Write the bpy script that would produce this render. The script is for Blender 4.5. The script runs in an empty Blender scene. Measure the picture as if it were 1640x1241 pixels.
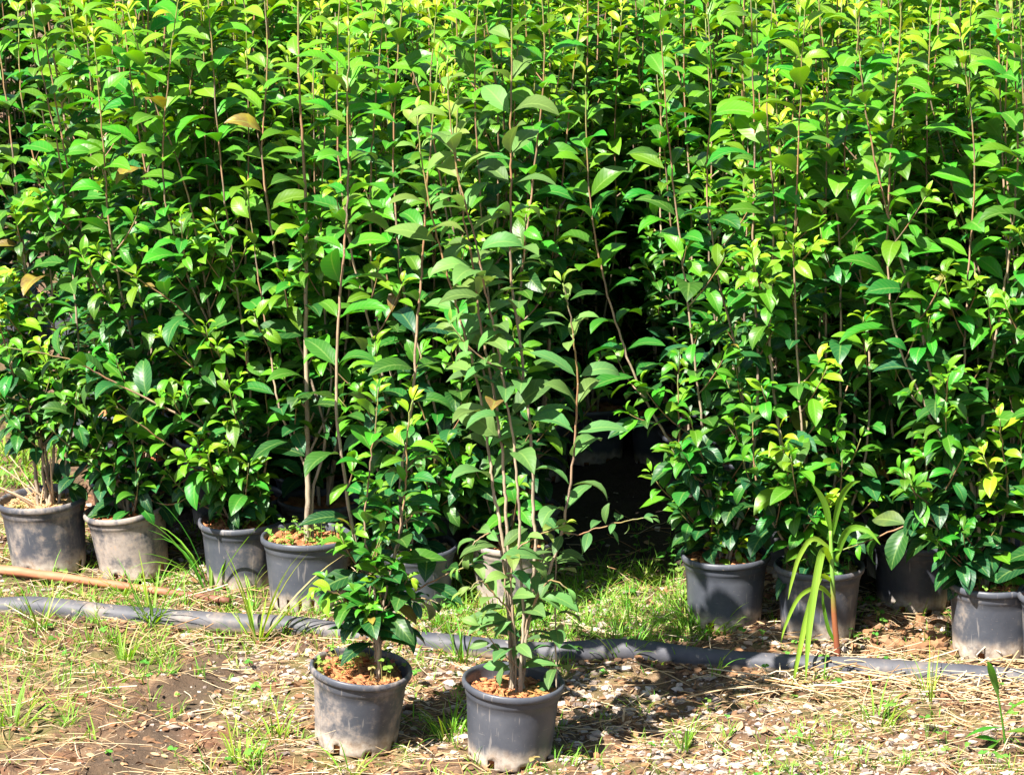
import bpy, math, random
import numpy as np
from mathutils import Vector, Matrix

# ------------------------------------------------------------------ camera, sky, sun, exposure
scene = bpy.context.scene
COL = scene.collection
R = math.radians
PITCH, FOC, CAMZ = R(13.5), 4600.0, 2.0          # focal length in photo pixels (1640 wide)
cam = bpy.data.cameras.new("camera"); cam.sensor_width = 36.0; cam.lens = FOC / 1640 * 36
cam.clip_start = 0.1; cam.clip_end = 500
cam_o = bpy.data.objects.new("camera", cam); COL.objects.link(cam_o)
cam_o.location = (0, 0, CAMZ); cam_o.rotation_euler = (R(90) - PITCH, 0, 0)
scene.camera = cam_o

SUN_EL, SUN_AZ = R(52), math.atan2(-0.68, -0.73)  # azimuth measured from +Y towards +X
SUN = np.array([math.sin(SUN_AZ) * math.cos(SUN_EL), math.cos(SUN_AZ) * math.cos(SUN_EL), math.sin(SUN_EL)])
world = bpy.data.worlds.new("World"); scene.world = world; world.use_nodes = True
wn = world.node_tree
bg = wn.nodes["Background"]; bg.inputs[1].default_value = 0.05
sky = wn.nodes.new("ShaderNodeTexSky"); sky.sky_type = 'NISHITA'; sky.sun_disc = False
sky.sun_elevation = SUN_EL; sky.sun_rotation = SUN_AZ % (2 * math.pi)
wn.links.new(sky.outputs[0], bg.inputs[0])
sl = bpy.data.lights.new("sun", 'SUN'); sl.energy = 5.0; sl.angle = R(0.53); sl.color = (1.0, 0.95, 0.86)
so = bpy.data.objects.new("sun", sl); COL.objects.link(so)
so.rotation_euler = Vector(SUN).to_track_quat('Z', 'Y').to_euler()
scene.view_settings.view_transform = 'Standard'; scene.view_settings.look = 'None'
scene.view_settings.exposure = 1.8; scene.view_settings.gamma = 1.0
scene.render.engine = 'CYCLES'
scene.cycles.max_bounces = 6; scene.cycles.transparent_max_bounces = 4
scene.cycles.diffuse_bounces = 2; scene.cycles.glossy_bounces = 2; scene.cycles.transmission_bounces = 4

# ------------------------------------------------------------------ helpers
def ray(px, py):
    a, b = (px - 820) / FOC, (620.5 - py) / FOC
    return np.array([a, math.cos(PITCH) + b * math.sin(PITCH), -math.sin(PITCH) + b * math.cos(PITCH)])
def on_ground(px, py, z=0.0):
    d = ray(px, py); t = (z - CAMZ) / d[2]
    return np.array([d[0] * t, d[1] * t, z])
def on_depth(px, py, Y):
    d = ray(px, py); t = Y / d[1]
    return np.array([d[0] * t, Y, CAMZ + d[2] * t])
def to_px(p):
    f = p[1] * math.cos(PITCH) - (p[2] - CAMZ) * math.sin(PITCH)
    u = p[1] * math.sin(PITCH) + (p[2] - CAMZ) * math.cos(PITCH)
    return 820 + FOC * p[0] / f, 620.5 - FOC * u / f

def norm(v):
    v = np.asarray(v, float); return v / (np.linalg.norm(v) + 1e-12)

def _h(i, j, s):
    n = (i * 374761393 + j * 668265263 + s * 1442695041) & 0xffffffff
    n = ((n ^ (n >> 13)) * 1274126177) & 0xffffffff
    return ((n ^ (n >> 16)) & 0xffff) / 65535.0
def vnoise(x, y, s=0):
    x = np.asarray(x, float); y = np.asarray(y, float)
    i = np.floor(x).astype(np.int64); j = np.floor(y).astype(np.int64)
    fx = x - i; fy = y - j; fx = fx * fx * (3 - 2 * fx); fy = fy * fy * (3 - 2 * fy)
    return (_h(i, j, s) * (1 - fx) + _h(i + 1, j, s) * fx) * (1 - fy) + (_h(i, j + 1, s) * (1 - fx) + _h(i + 1, j + 1, s) * fx) * fy
def gh(x, y):                                     # height of the ground
    return ((vnoise(np.asarray(x) * 3.1, np.asarray(y) * 3.1, 1) - .5) * .022 + (vnoise(np.asarray(x) * 11, np.asarray(y) * 11, 2) - .5) * .020
            + (vnoise(np.asarray(x) * 37, np.asarray(y) * 37, 3) - .5) * .018)

class MB:
    """collects polygons of 3 or 4 corners with a colour attribute, links them as ONE mesh"""
    def __init__(s): s.v = []; s.q = []; s.t = []; s.c = []; s.n = 0
    def add(s, V, Q=None, T=None, C=None):
        V = np.asarray(V, np.float32).reshape(-1, 3); s.v.append(V)
        if Q is not None and len(Q): s.q.append(np.asarray(Q, np.int64) + s.n)
        if T is not None and len(T): s.t.append(np.asarray(T, np.int64) + s.n)
        if C is None: C = np.zeros((len(V), 4), np.float32)
        C = np.asarray(C, np.float32)
        if C.ndim == 1: C = np.tile(C, (len(V), 1))
        s.c.append(C); s.n += len(V)
    def build(s, name, mat, parent=None, smooth=True, origin=None):
        V = np.concatenate(s.v); C = np.concatenate(s.c)
        if origin is not None: V = V - np.asarray(origin, np.float32)
        Q = np.concatenate(s.q) if s.q else np.zeros((0, 4), np.int64)
        T = np.concatenate(s.t) if s.t else np.zeros((0, 3), np.int64)
        me = bpy.data.meshes.new(name)
        me.vertices.add(len(V)); me.vertices.foreach_set("co", V.ravel().astype(np.float32))
        loops = np.concatenate([Q.ravel(), T.ravel()]).astype(np.int32)
        me.loops.add(len(loops)); me.loops.foreach_set("vertex_index", loops)
        npoly = len(Q) + len(T); me.polygons.add(npoly)
        st = np.concatenate([np.arange(len(Q)) * 4, len(Q) * 4 + np.arange(len(T)) * 3]).astype(np.int32)
        me.polygons.foreach_set("loop_start", st)
        me.polygons.foreach_set("use_smooth", np.full(npoly, smooth, dtype=bool))
        at = me.attributes.new("Col", 'FLOAT_COLOR', 'POINT'); at.data.foreach_set("color", C.ravel())
        me.update(calc_edges=True); me.validate()
        me.materials.append(mat)
        o = bpy.data.objects.new(name, me); COL.objects.link(o)
        if parent is not None: o.parent = parent
        return o

def tube(mb, P, rad, sides=7, C=None, cap=True):
    P = np.asarray(P, float); n = len(P)
    rad = np.broadcast_to(np.asarray(rad, float), (n,))
    T = np.gradient(P, axis=0); T /= np.linalg.norm(T, axis=1)[:, None] + 1e-12
    ref = np.array([1.0, 0.13, 0.07]) if abs(T[0][0]) < .8 else np.array([0.1, 0.2, 1.0])
    A = np.cross(T, ref); A /= np.linalg.norm(A, axis=1)[:, None]
    B = np.cross(T, A)
    th = np.arange(sides) / sides * 2 * math.pi
    V = P[:, None, :] + rad[:, None, None] * (np.cos(th)[None, :, None] * A[:, None, :] + np.sin(th)[None, :, None] * B[:, None, :])
    i = np.arange(n - 1)[:, None] * sides; k = np.arange(sides)[None, :]; k2 = (k + 1) % sides
    Q = np.stack([i + k, i + k2, i + sides + k2, i + sides + k], -1).reshape(-1, 4)
    V = V.reshape(-1, 3)
    if C is not None:
        C = np.asarray(C, float)
        if C.ndim == 2: C = np.repeat(C, sides, axis=0)
        else: C = np.tile(C, (n * sides, 1))
    else: C = np.zeros((n * sides, 4))
    Tt = None
    if cap:
        m = n * sides
        V = np.concatenate([V, P[:1], P[-1:]]); C = np.concatenate([C, C[:1], C[-1:]])
        kk = np.arange(sides); kn = (kk + 1) % sides
        Tt = np.concatenate([np.stack([kn, kk, np.full(sides, m)], -1), np.stack([m - sides + kk, m - sides + kn, np.full(sides, m + 1)], -1)])
    mb.add(V, Q, Tt, C)

def spline(P, n):
    P = np.asarray(P, float)
    P = np.concatenate([[2 * P[0] - P[1]], P, [2 * P[-1] - P[-2]]]); out = []
    m = len(P) - 3
    for u in np.linspace(0, m - 1e-6, n):
        i = int(u); t = u - i; a, b, c, d = P[i:i + 4]
        out.append(.5 * ((2 * b) + (c - a) * t + (2 * a - 5 * b + 4 * c - d) * t * t + (-a + 3 * b - 3 * c + d) * t ** 3))
    return np.array(out)

# leaves ------------------------------------------------------------
LU = np.array([0, .05, .16, .30, .45, .60, .75, .88, 1.0])
LW = np.array([.05, .14, .52, .84, .99, .97, .74, .38, .02])
LV = np.array([-1, -.5, 0, .5, 1.0])
def add_leaves(mb, leaves):
    """leaves: list of (base, dir, normal, length, width, curl, fold, rnd, age)"""
    if not leaves: return
    P = np.array([l[0] for l in leaves]); D = np.array([l[1] for l in leaves]); N = np.array([l[2] for l in leaves])
    prm = np.array([l[3:] for l in leaves], float)
    L, W, curl, fold, rnd, age = prm.T
    D /= np.linalg.norm(D, axis=1)[:, None]
    N = N - (N * D).sum(1)[:, None] * D; N /= np.linalg.norm(N, axis=1)[:, None] + 1e-9
    S = np.cross(D, N)
    n, nu, nv = len(P), len(LU), len(LV)
    th = -curl[:, None] * LU[None, :] ** 1.15
    du = np.diff(LU); thm = .5 * (th[:, 1:] + th[:, :-1])
    X = np.concatenate([np.zeros((n, 1)), np.cumsum(np.cos(thm) * du, 1)], 1)
    Z = np.concatenate([np.zeros((n, 1)), np.cumsum(np.sin(thm) * du, 1)], 1)
    Cn = P[:, None] + L[:, None, None] * (X[..., None] * D[:, None] + Z[..., None] * N[:, None])
    NL = np.cos(th)[..., None] * N[:, None] - np.sin(th)[..., None] * D[:, None]
    hw = .5 * W[:, None] * LW[None, :]
    a = np.abs(LV)
    fold2 = fold[:, None, None] * (1 - .35 * a[None, None, :] ** 2)
    wav = .09 * np.sin(LU[None, :, None] * 9 + rnd[:, None, None] * 40 + LV[None, None, :] * 2) * a[None, None, :] ** 2
    off_s = hw[..., None] * LV[None, None, :] * np.cos(fold2)
    off_n = hw[..., None] * (a[None, None, :] * np.sin(fold2) + wav)
    V = Cn[:, :, None] + off_s[..., None] * S[:, None, None] + off_n[..., None] * NL[:, :, None]
    i = np.arange(nu - 1)[:, None] * nv; k = np.arange(nv - 1)[None, :]
    q = np.stack([i + k, i + nv + k, i + nv + k + 1, i + k + 1], -1).reshape(-1, 4)[:, ::-1]
    Q = (np.arange(n)[:, None, None] * (nu * nv) + q[None]).reshape(-1, 4)
    C = np.zeros((n, nu, nv, 4)); C[..., 0] = rnd[:, None, None]; C[..., 1] = age[:, None, None]
    C[..., 2] = a[None, None]; C[..., 3] = LU[None, :, None]
    mb.add(V, Q, None, C.reshape(-1, 4))

# materials -----------------------------------------------------------
class NT:
    def __init__(s, name):
        s.m = bpy.data.materials.new(name); s.m.use_nodes = True; s.t = s.m.node_tree
        s.b = s.t.nodes["Principled BSDF"]; s.out = s.t.nodes["Material Output"]
    def n(s, kind, **kw):
        o = s.t.nodes.new("ShaderNode" + kind)
        for k, v in kw.items():
            if k.startswith("i_"):
                key = k[2:]; o.inputs[int(key) if key.isdigit() else key.replace("_", " ")].default_value = v
            else: setattr(o, k, v)
        return o
    def l(s, a, b): s.t.links.new(a, b)
    def noise(s, scale, detail=4, rough=.55, coord='Object', vec=None, sc=None):
        n = s.n("TexNoise"); n.inputs["Scale"].default_value = scale; n.inputs["Detail"].default_value = detail; n.inputs["Roughness"].default_value = rough
        if vec is None: vec = s.coord(coord)
        if sc is not None:
            mp = s.n("Mapping"); mp.inputs["Scale"].default_value = sc; s.l(vec, mp.inputs[0]); vec = mp.outputs[0]
        s.l(vec, n.inputs["Vector"]); return n.outputs["Fac"]
    def coord(s, c='Object'):
        if not hasattr(s, 'tc'): s.tc = s.n("TexCoord")
        return s.tc.outputs[c]
    def ramp(s, f, stops):
        r = s.n("ValToRGB"); e = r.color_ramp.elements
        while len(e) > 1: e.remove(e[-1])
        e[0].position = stops[0][0]; e[0].color = (*stops[0][1], 1) if len(stops[0][1]) == 3 else stops[0][1]
        for p, c in stops[1:]:
            x = e.new(p); x.color = (*c, 1)
        s.l(f, r.inputs[0]); return r.outputs[0]
    def fr(s, f, a, b):                             # smooth 0..1 between a and b
        r = s.n("MapRange"); r.interpolation_type = 'SMOOTHSTEP'
        r.inputs[1].default_value = a; r.inputs[2].default_value = b; s.l(f, r.inputs[0]); return r.outputs[0]
    def mix(s, f, a, b):
        m = s.n("Mix", data_type='RGBA')
        for val, idx in ((f, 0), (a, 6), (b, 7)):
            if hasattr(val, 'is_linked') or isinstance(val, bpy.types.NodeSocket): s.l(val, m.inputs[idx])
            elif isinstance(val, tuple): m.inputs[idx].default_value = (*val, 1)
            else: m.inputs[idx].default_value = val
        return m.outputs[2]
    def math(s, op, a, b=None):
        m = s.n("Math", operation=op)
        for val, idx in ((a, 0), (b, 1)):
            if val is None: continue
            if isinstance(val, bpy.types.NodeSocket): s.l(val, m.inputs[idx])
            else: m.inputs[idx].default_value = val
        return m.outputs[0]
    def bump(s, f, strength=.3, dist=.01):
        b = s.n("Bump"); b.inputs["Strength"].default_value = strength; b.inputs["Distance"].default_value = dist
        s.l(f, b.inputs["Height"]); s.l(b.outputs[0], s.b.inputs["Normal"]); return b.outputs[0]
    def attr(s):
        if not hasattr(s, 'at'):
            s.at = s.n("Attribute", attribute_name="Col"); s.sp = s.n("SeparateColor"); s.l(s.at.outputs["Color"], s.sp.inputs[0])
        return s.sp.outputs[0], s.sp.outputs[1], s.sp.outputs[2], s.at.outputs["Alpha"]

SICK = .9
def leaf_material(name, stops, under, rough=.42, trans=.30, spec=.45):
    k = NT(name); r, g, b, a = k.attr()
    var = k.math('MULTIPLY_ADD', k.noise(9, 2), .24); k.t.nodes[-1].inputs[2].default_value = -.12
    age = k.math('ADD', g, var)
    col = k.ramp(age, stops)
    hue = k.n("HueSaturation"); k.l(col, hue.inputs["Color"])
    k.l(k.math('MULTIPLY_ADD', r, .05), hue.inputs["Hue"]); k.t.nodes[-1].inputs[2].default_value = .475
    vv = k.math('MULTIPLY_ADD', r, .5); k.t.nodes[-1].inputs[2].default_value = .75; k.l(vv, hue.inputs["Value"])
    oi = k.n("ObjectInfo"); h2 = k.n("HueSaturation"); k.l(hue.outputs[0], h2.inputs["Color"])   # plants differ a little from each other
    k.l(k.math('MULTIPLY_ADD', oi.outputs["Random"], .030), h2.inputs["Hue"]); k.t.nodes[-1].inputs[2].default_value = .483
    k.l(k.math('MULTIPLY_ADD', oi.outputs["Random"], -.30), h2.inputs["Value"]); k.t.nodes[-1].inputs[2].default_value = 1.15
    sick = k.fr(r, .995, .997); sickc = k.ramp(k.noise(30, 3), [(.35, (.30, .22, .03)), (.6, (.16, .08, .03))])
    hue = h2; hue_out = k.mix(k.math('MULTIPLY', sick, SICK), h2.outputs[0], sickc)
    rib = k.fr(b, .13, .0)
    col = k.mix(k.math('MULTIPLY', rib, .42), hue_out, (.22, .33, .08))
    # side veins
    wv = k.math('SINE', k.math('MULTIPLY', k.math('SUBTRACT', a, k.math('MULTIPLY', b, .18)), 62))
    vein = k.math('MULTIPLY', k.fr(wv, .70, 1.0), .17)
    col = k.mix(vein, col, (.17, .28, .07))
    spots = k.fr(k.noise(160, 2), .70, .78)
    col = k.mix(k.math('MULTIPLY', spots, .35), col, (.16, .10, .04))
    geo = k.n("NewGeometry")
    base = k.mix(geo.outputs["Backfacing"], col, k.mix(.55, col, under))
    k.l(base, k.b.inputs["Base Color"])
    k.b.inputs["Roughness"].default_value = rough; k.b.inputs["Specular IOR Level"].default_value = spec
    bump = k.bump(k.math('ADD', k.math('MULTIPLY', wv, .12), k.math('MULTIPLY', b, .3)), .25, .002)
    tr = k.n("BsdfTranslucent"); tc = k.n("HueSaturation"); k.l(col, tc.inputs["Color"])
    tc.inputs["Hue"].default_value = .485; tc.inputs["Saturation"].default_value = 1.15; tc.inputs["Value"].default_value = 1.7
    k.l(tc.outputs[0], tr.inputs[0])
    ms = k.n("MixShader"); ms.inputs[0].default_value = trans
    k.l(k.b.outputs[0], ms.inputs[1]); k.l(tr.outputs[0], ms.inputs[2]); k.l(ms.outputs[0], k.out.inputs[0])
    return k.m
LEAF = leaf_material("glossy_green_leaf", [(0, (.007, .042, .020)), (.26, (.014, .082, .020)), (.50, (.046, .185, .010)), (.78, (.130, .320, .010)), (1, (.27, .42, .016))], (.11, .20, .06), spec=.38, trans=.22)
LEAF_OLIVE = leaf_material("matt_olive_leaf", [(0, (0.044, 0.125, 0.048)), (.4, (0.085, 0.185, 0.045)), (.75, (0.145, 0.265, 0.050)), (1, (0.24, 0.38, 0.04))], (.24, .30, .15), rough=.55, trans=.25, spec=.3)
GRASS = leaf_material("grass_blade", [(0, (0.038, 0.145, 0.013)), (.4, (0.128, 0.306, 0.021)), (.7, (0.255, 0.399, 0.043)), (.88, (0.391, 0.408, 0.111)), (1, (0.468, 0.383, 0.187))], (.2, .32, .08), rough=.5, trans=.35, spec=.3)
CLOVER = leaf_material("clover_leaf", [(0, (.060, .20, .025)), (.5, (.14, .30, .045)), (.8, (.28, .26, .09)), (1, (.34, .15, .10))], (.16, .24, .08), rough=.7, trans=.30, spec=.15)

def bark_material():
    k = NT("shoot_bark"); r, g, b, a = k.attr()         # g: 0 old wood .. 1 young tip
    col = k.ramp(g, [(0, (.33, .27, .195)), (.45, (.33, .24, .155)), (.70, (.27, .13, .06)), (.88, (.22, .16, .05)), (1, (.16, .24, .04))])
    n = k.noise(60, 4, sc=(1, 1, .25)); col = k.mix(k.fr(n, .45, .7), col, (.14, .10, .07))
    sp = k.fr(k.noise(300, 1), .66, .72); col = k.mix(k.math('MULTIPLY', sp, .6), col, (.55, .48, .38))
    k.l(col, k.b.inputs["Base Color"]); k.b.inputs["Roughness"].default_value = .7
    k.bump(n, .35, .002); return k.m
BARK = bark_material()

def pot_material(name, dust, low=.035):
    k = NT(name)
    sep = k.n("SeparateXYZ"); k.l(k.coord(), sep.inputs[0]); z = sep.outputs[2]
    oi = k.n("ObjectInfo"); va = k.n("VectorMath", operation='ADD'); k.l(k.coord(), va.inputs[0]); k.l(k.math('MULTIPLY', oi.outputs["Random"], 9), va.inputs[1])
    class _T: outputs = {'Object': va.outputs[0]}
    k.tc = _T
    n1 = k.noise(14, 6, .65); n2 = k.noise(70, 5, .7); n3 = k.noise(30, 3, .6, sc=(1, 1, .12))
    base = k.ramp(n1, [(.3, (.044, .049, .064)), (.7, (.080, .085, .102))])
    d = k.math('ADD', k.math('MULTIPLY', n1, .75), k.math('ADD', k.math('MULTIPLY', n2, .25), k.math('MULTIPLY', n3, .3)))
    m1 = k.fr(d, .86 - .35 * dust, 1.06 - .35 * dust)
    dcol = k.ramp(n2, [(.3, (.22, .175, .145)), (.55, (.30, .25, .215)), (.75, (.36, .25, .165))])
    col = k.mix(k.math('MULTIPLY', m1, .35 + .55 * dust), base, dcol)
    zz = k.math('ADD', z, k.math('MULTIPLY', k.math('SUBTRACT', n1, .5), .06))
    zz = k.math('ADD', zz, k.math('MULTIPLY', k.math('SUBTRACT', n3, .5), .04))
    mud = k.fr(zz, low + .016, low - .012)
    col = k.mix(k.math('MULTIPLY', mud, k.math('MULTIPLY', k.fr(n1, .25, .55), .9)), col, k.ramp(n2, [(.3, (.30, .21, .14)), (.6, (.50, .43, .36))]))
    spots = k.fr(k.noise(200, 3), .68, .78); col = k.mix(k.math('MULTIPLY', spots, .5), col, (.48, .36, .27))
    wet = k.fr(k.noise(9, 2), .64, .68); col = k.mix(k.math('MULTIPLY', wet, .35), col, (.05, .055, .07))
    scr = k.fr(k.noise(16, 3, sc=(7, 7, .5)), .64, .70); col = k.mix(k.math('MULTIPLY', scr, .30), col, (.36, .32, .29))
    scf = k.fr(k.noise(30, 2, sc=(1, 1, 9)), .70, .74); col = k.mix(k.math('MULTIPLY', scf, .22), col, (.34, .31, .29))
    k.l(col, k.b.inputs["Base Color"])
    k.l(k.ramp(m1, [(0, (.42,) * 3), (1, (.85,) * 3)]), k.b.inputs["Roughness"])
    k.b.inputs["Specular IOR Level"].default_value = .4
    k.bump(k.math('ADD', n2, k.math('MULTIPLY', n1, .6)), .18, .002); return k.m
POT = {'clean': pot_material("black_plastic_dusty", .30), 'mid': pot_material("grey_plastic_dusty", .60), 'dirty': pot_material("mud_caked_plastic", 1.0), 'weather': pot_material("weathered_plastic", .78)}

def soil_material(name, c1, c2, c3, moss):
    k = NT(name); r, g, b, a = k.attr()
    n = k.noise(55, 6, .7); n2 = k.noise(18, 3)
    col = k.ramp(n, [(.25, c1), (.5, c2), (.75, c3)])
    col = k.mix(k.math('MULTIPLY', k.fr(n2, .5, .62), moss), col, (.20, .21, .035))
    hue = k.n("HueSaturation"); k.l(col, hue.inputs["Color"])
    k.l(k.math('MULTIPLY_ADD', r, .8), hue.inputs["Value"]); k.t.nodes[-1].inputs[2].default_value = .65
    k.l(hue.outputs[0], k.b.inputs["Base Color"]); k.b.inputs["Roughness"].default_value = .95
    k.bump(n, .8, .006); return k.m
SOIL = soil_material("orange_potting_soil", (.12, .045, .02), (.36, .135, .05), (.50, .26, .12), .35)
SOIL_PALE = soil_material("pale_crumbly_soil", (.30, .15, .07), (.50, .31, .16), (.62, .47, .30), .2)
SOIL_MOSS = soil_material("mossy_soil", (.16, .08, .04), (.36, .22, .10), (.48, .36, .20), .7)

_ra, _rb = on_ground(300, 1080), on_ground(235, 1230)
SHADE_STREAK = float(-(_ra[0] - .2 * _ra[1] + _rb[0] - .2 * _rb[1]) / 2)  # line of the shadow streak painted on the ground
def ground_material():
    k = NT("gravelly_earth")
    n1 = k.noise(3.5, 5, .6); n2 = k.noise(24, 6, .7); n3 = k.noise(110, 3, .6); n4 = k.noise(1.3, 3)
    col = k.ramp(n2, [(.30, (.030, .016, .009)), (.46, (.088, .048, .024)), (.60, (.165, .100, .055)), (.78, (.30, .22, .14))])
    red = k.math('MULTIPLY', k.fr(k.noise(5.1, 3), .52, .66), .6); col = k.mix(red, col, (.16, .058, .024))
    moss = k.math('MULTIPLY', k.fr(n1, .47, .64), .55); col = k.mix(moss, col, (.105, .110, .022))
    sp = k.n("SeparateXYZ"); k.l(k.coord(), sp.inputs[0])       # dark streak in the left foreground: a cast shadow painted into the earth colour
    lx = k.math('ABSOLUTE', k.math('ADD', k.math('SUBTRACT', sp.outputs[0], k.math('MULTIPLY', sp.outputs[1], .20)), SHADE_STREAK))
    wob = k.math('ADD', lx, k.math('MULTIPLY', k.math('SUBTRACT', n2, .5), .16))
    streak_shade = k.math('MULTIPLY', k.fr(wob, .13, .03), k.math('MULTIPLY', k.fr(sp.outputs[1], 5.95, 5.8), .92)); col = k.mix(streak_shade, col, (.060, .036, .020))
    yl = k.math('ADD', sp.outputs[1], k.math('ADD', k.math('MULTIPLY', sp.outputs[0], .29), k.math('MULTIPLY', k.math('SUBTRACT', n1, .5), .25)))   # shade under the packed plants, painted into the earth colour
    block_shade = k.math('MULTIPLY', k.fr(yl, 6.48, 6.66), k.fr(sp.outputs[0], -1.15, -.85)); col = k.mix(k.math('MULTIPLY', block_shade, .92), col, (.022, .014, .009))
    chips = k.math('MULTIPLY', k.math('SUBTRACT', 1.0, block_shade), k.fr(n3, .62, .70)); col = k.mix(k.math('MULTIPLY', chips, .5), col, (.36, .28, .21))
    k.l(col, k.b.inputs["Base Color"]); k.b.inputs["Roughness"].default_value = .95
    k.bump(k.math('ADD', n2, k.math('MULTIPLY', n3, .5)), .9, .012); return k.m
def attr_material(name, stops, rough=.85, bumps=.3, nscale=90):
    k = NT(name); r, g, b, a = k.attr(); n = k.noise(nscale, 4)
    col = k.ramp(r, stops); col = k.mix(k.math('MULTIPLY', k.fr(n, .5, .75), .4), col, (.16, .11, .07))
    k.l(col, k.b.inputs["Base Color"]); k.b.inputs["Roughness"].default_value = rough; k.bump(n, bumps, .002); return k.m
STONE = attr_material("crushed_stone", [(0, (0.138, 0.103, 0.086)), (.3, (0.292, 0.232, 0.189)), (.6, (0.430, 0.353, 0.297)), (.85, (0.533, 0.464, 0.404)), (1, (0.378, 0.258, 0.189))])
STRAW = attr_material("dry_straw", [(0, (0.240, 0.120, 0.048)), (.25, (0.360, 0.216, 0.096)), (.6, (0.496, 0.368, 0.208)), (1, (0.576, 0.480, 0.336))])
CLOD = attr_material("earth_clod", [(0, (0.076, 0.038, 0.019)), (.4, (0.170, 0.093, 0.047)), (.75, (0.255, 0.119, 0.051)), (1, (0.289, 0.212, 0.136))], .95, .6)
LITTER = attr_material("dead_leaf_litter", [(0, (0.119, 0.051, 0.025)), (.5, (0.272, 0.136, 0.060)), (1, (0.425, 0.306, 0.170))])
DRYWOOD = attr_material("dry_cut_stem", [(0, (.42, .24, .12)), (1, (.60, .44, .29))])

def pipe_material():
    k = NT("grey_pipe_plastic"); n = k.noise(9, 5, .65); n2 = k.noise(60, 4)
    col = k.ramp(n, [(.35, (.042, .045, .060)), (.55, (.080, .078, .088)), (.70, (.22, .17, .135))])
    sp = k.fr(n2, .60, .72); col = k.mix(k.math('MULTIPLY', sp, .45), col, (.42, .34, .27))
    sep = k.n("SeparateXYZ"); k.l(k.coord(), sep.inputs[0])
    mud = k.fr(k.math('ADD', sep.outputs[2], k.math('MULTIPLY', k.math('SUBTRACT', n, .5), .02)), .016, .004)
    col = k.mix(k.math('MULTIPLY', mud, .7), col, (.36, .28, .20))
    k.l(col, k.b.inputs["Base Color"]); k.l(k.ramp(sp, [(0, (.58,) * 3), (1, (.85,) * 3)]), k.b.inputs["Roughness"]); k.b.inputs['Specular IOR Level'].default_value = .3
    k.bump(n2, .2, .002); return k.m
def pole_material():
    k = NT("peeling_orange_wood"); n = k.noise(5, 5, sc=(1, 8, 8)); n2 = k.noise(40, 4, sc=(.2, 1, 1))
    col = k.ramp(n, [(.3, (.26, .085, .038)), (.55, (.36, .14, .07)), (.75, (.46, .27, .17))])
    col = k.mix(k.math('MULTIPLY', k.fr(n2, .56, .7), .5), col, (.20, .08, .04))
    sx = k.n("SeparateXYZ"); k.l(k.coord(), sx.inputs[0]); col = k.mix(k.math('MULTIPLY', k.fr(sx.outputs[0], -.86, -.74), .75), col, (.10, .035, .022))   # its right end is in shade, painted into the wood colour
    k.l(col, k.b.inputs["Base Color"]); k.b.inputs["Roughness"].default_value = .7; k.bump(n2, .4, .003); return k.m

def empty(name, loc, label, cat, group=None):
    o = bpy.data.objects.new(name, None); COL.objects.link(o); o.location = [float(c) for c in loc]; o.empty_display_size = .05
    o["label"] = label; o["category"] = cat
    if group: o["group"] = group
    return o
def tag(o, label, cat, group=None):
    o["label"] = label; o["category"] = cat
    if group: o["group"] = group
    return o

# ------------------------------------------------------------------ the ground
def make_ground():
    fx = np.arange(-1.75, 1.751, .0125); fy = np.arange(4.7, 8.4, .0125)
    xs = np.concatenate([[-150, -60, -25, -10, -5, -3, -2.2], fx, [2.2, 3, 5, 10, 25, 60, 150]])
    ys = np.concatenate([[-60, -20, -5, 0, 2, 3.5, 4.3], fy, [9, 10, 12, 16, 25, 60, 200, 400]])
    X, Y = np.meshgrid(xs, ys); Z = gh(X, Y)
    far = np.clip(np.maximum(np.abs(X) - 1.75, np.maximum(Y - 8.4, 4.7 - Y)) / .5, 0, 1); Z = Z * (1 - far)
    nx = len(xs); i = np.arange(len(ys) - 1)[:, None] * nx; j = np.arange(nx - 1)[None, :]
    Q = np.stack([i + j, i + j + 1, i + nx + j + 1, i + nx + j], -1).reshape(-1, 4)
    mb = MB(); mb.add(np.stack([X, Y, Z], -1).reshape(-1, 3), Q)
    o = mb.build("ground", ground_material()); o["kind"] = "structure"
make_ground()

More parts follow.
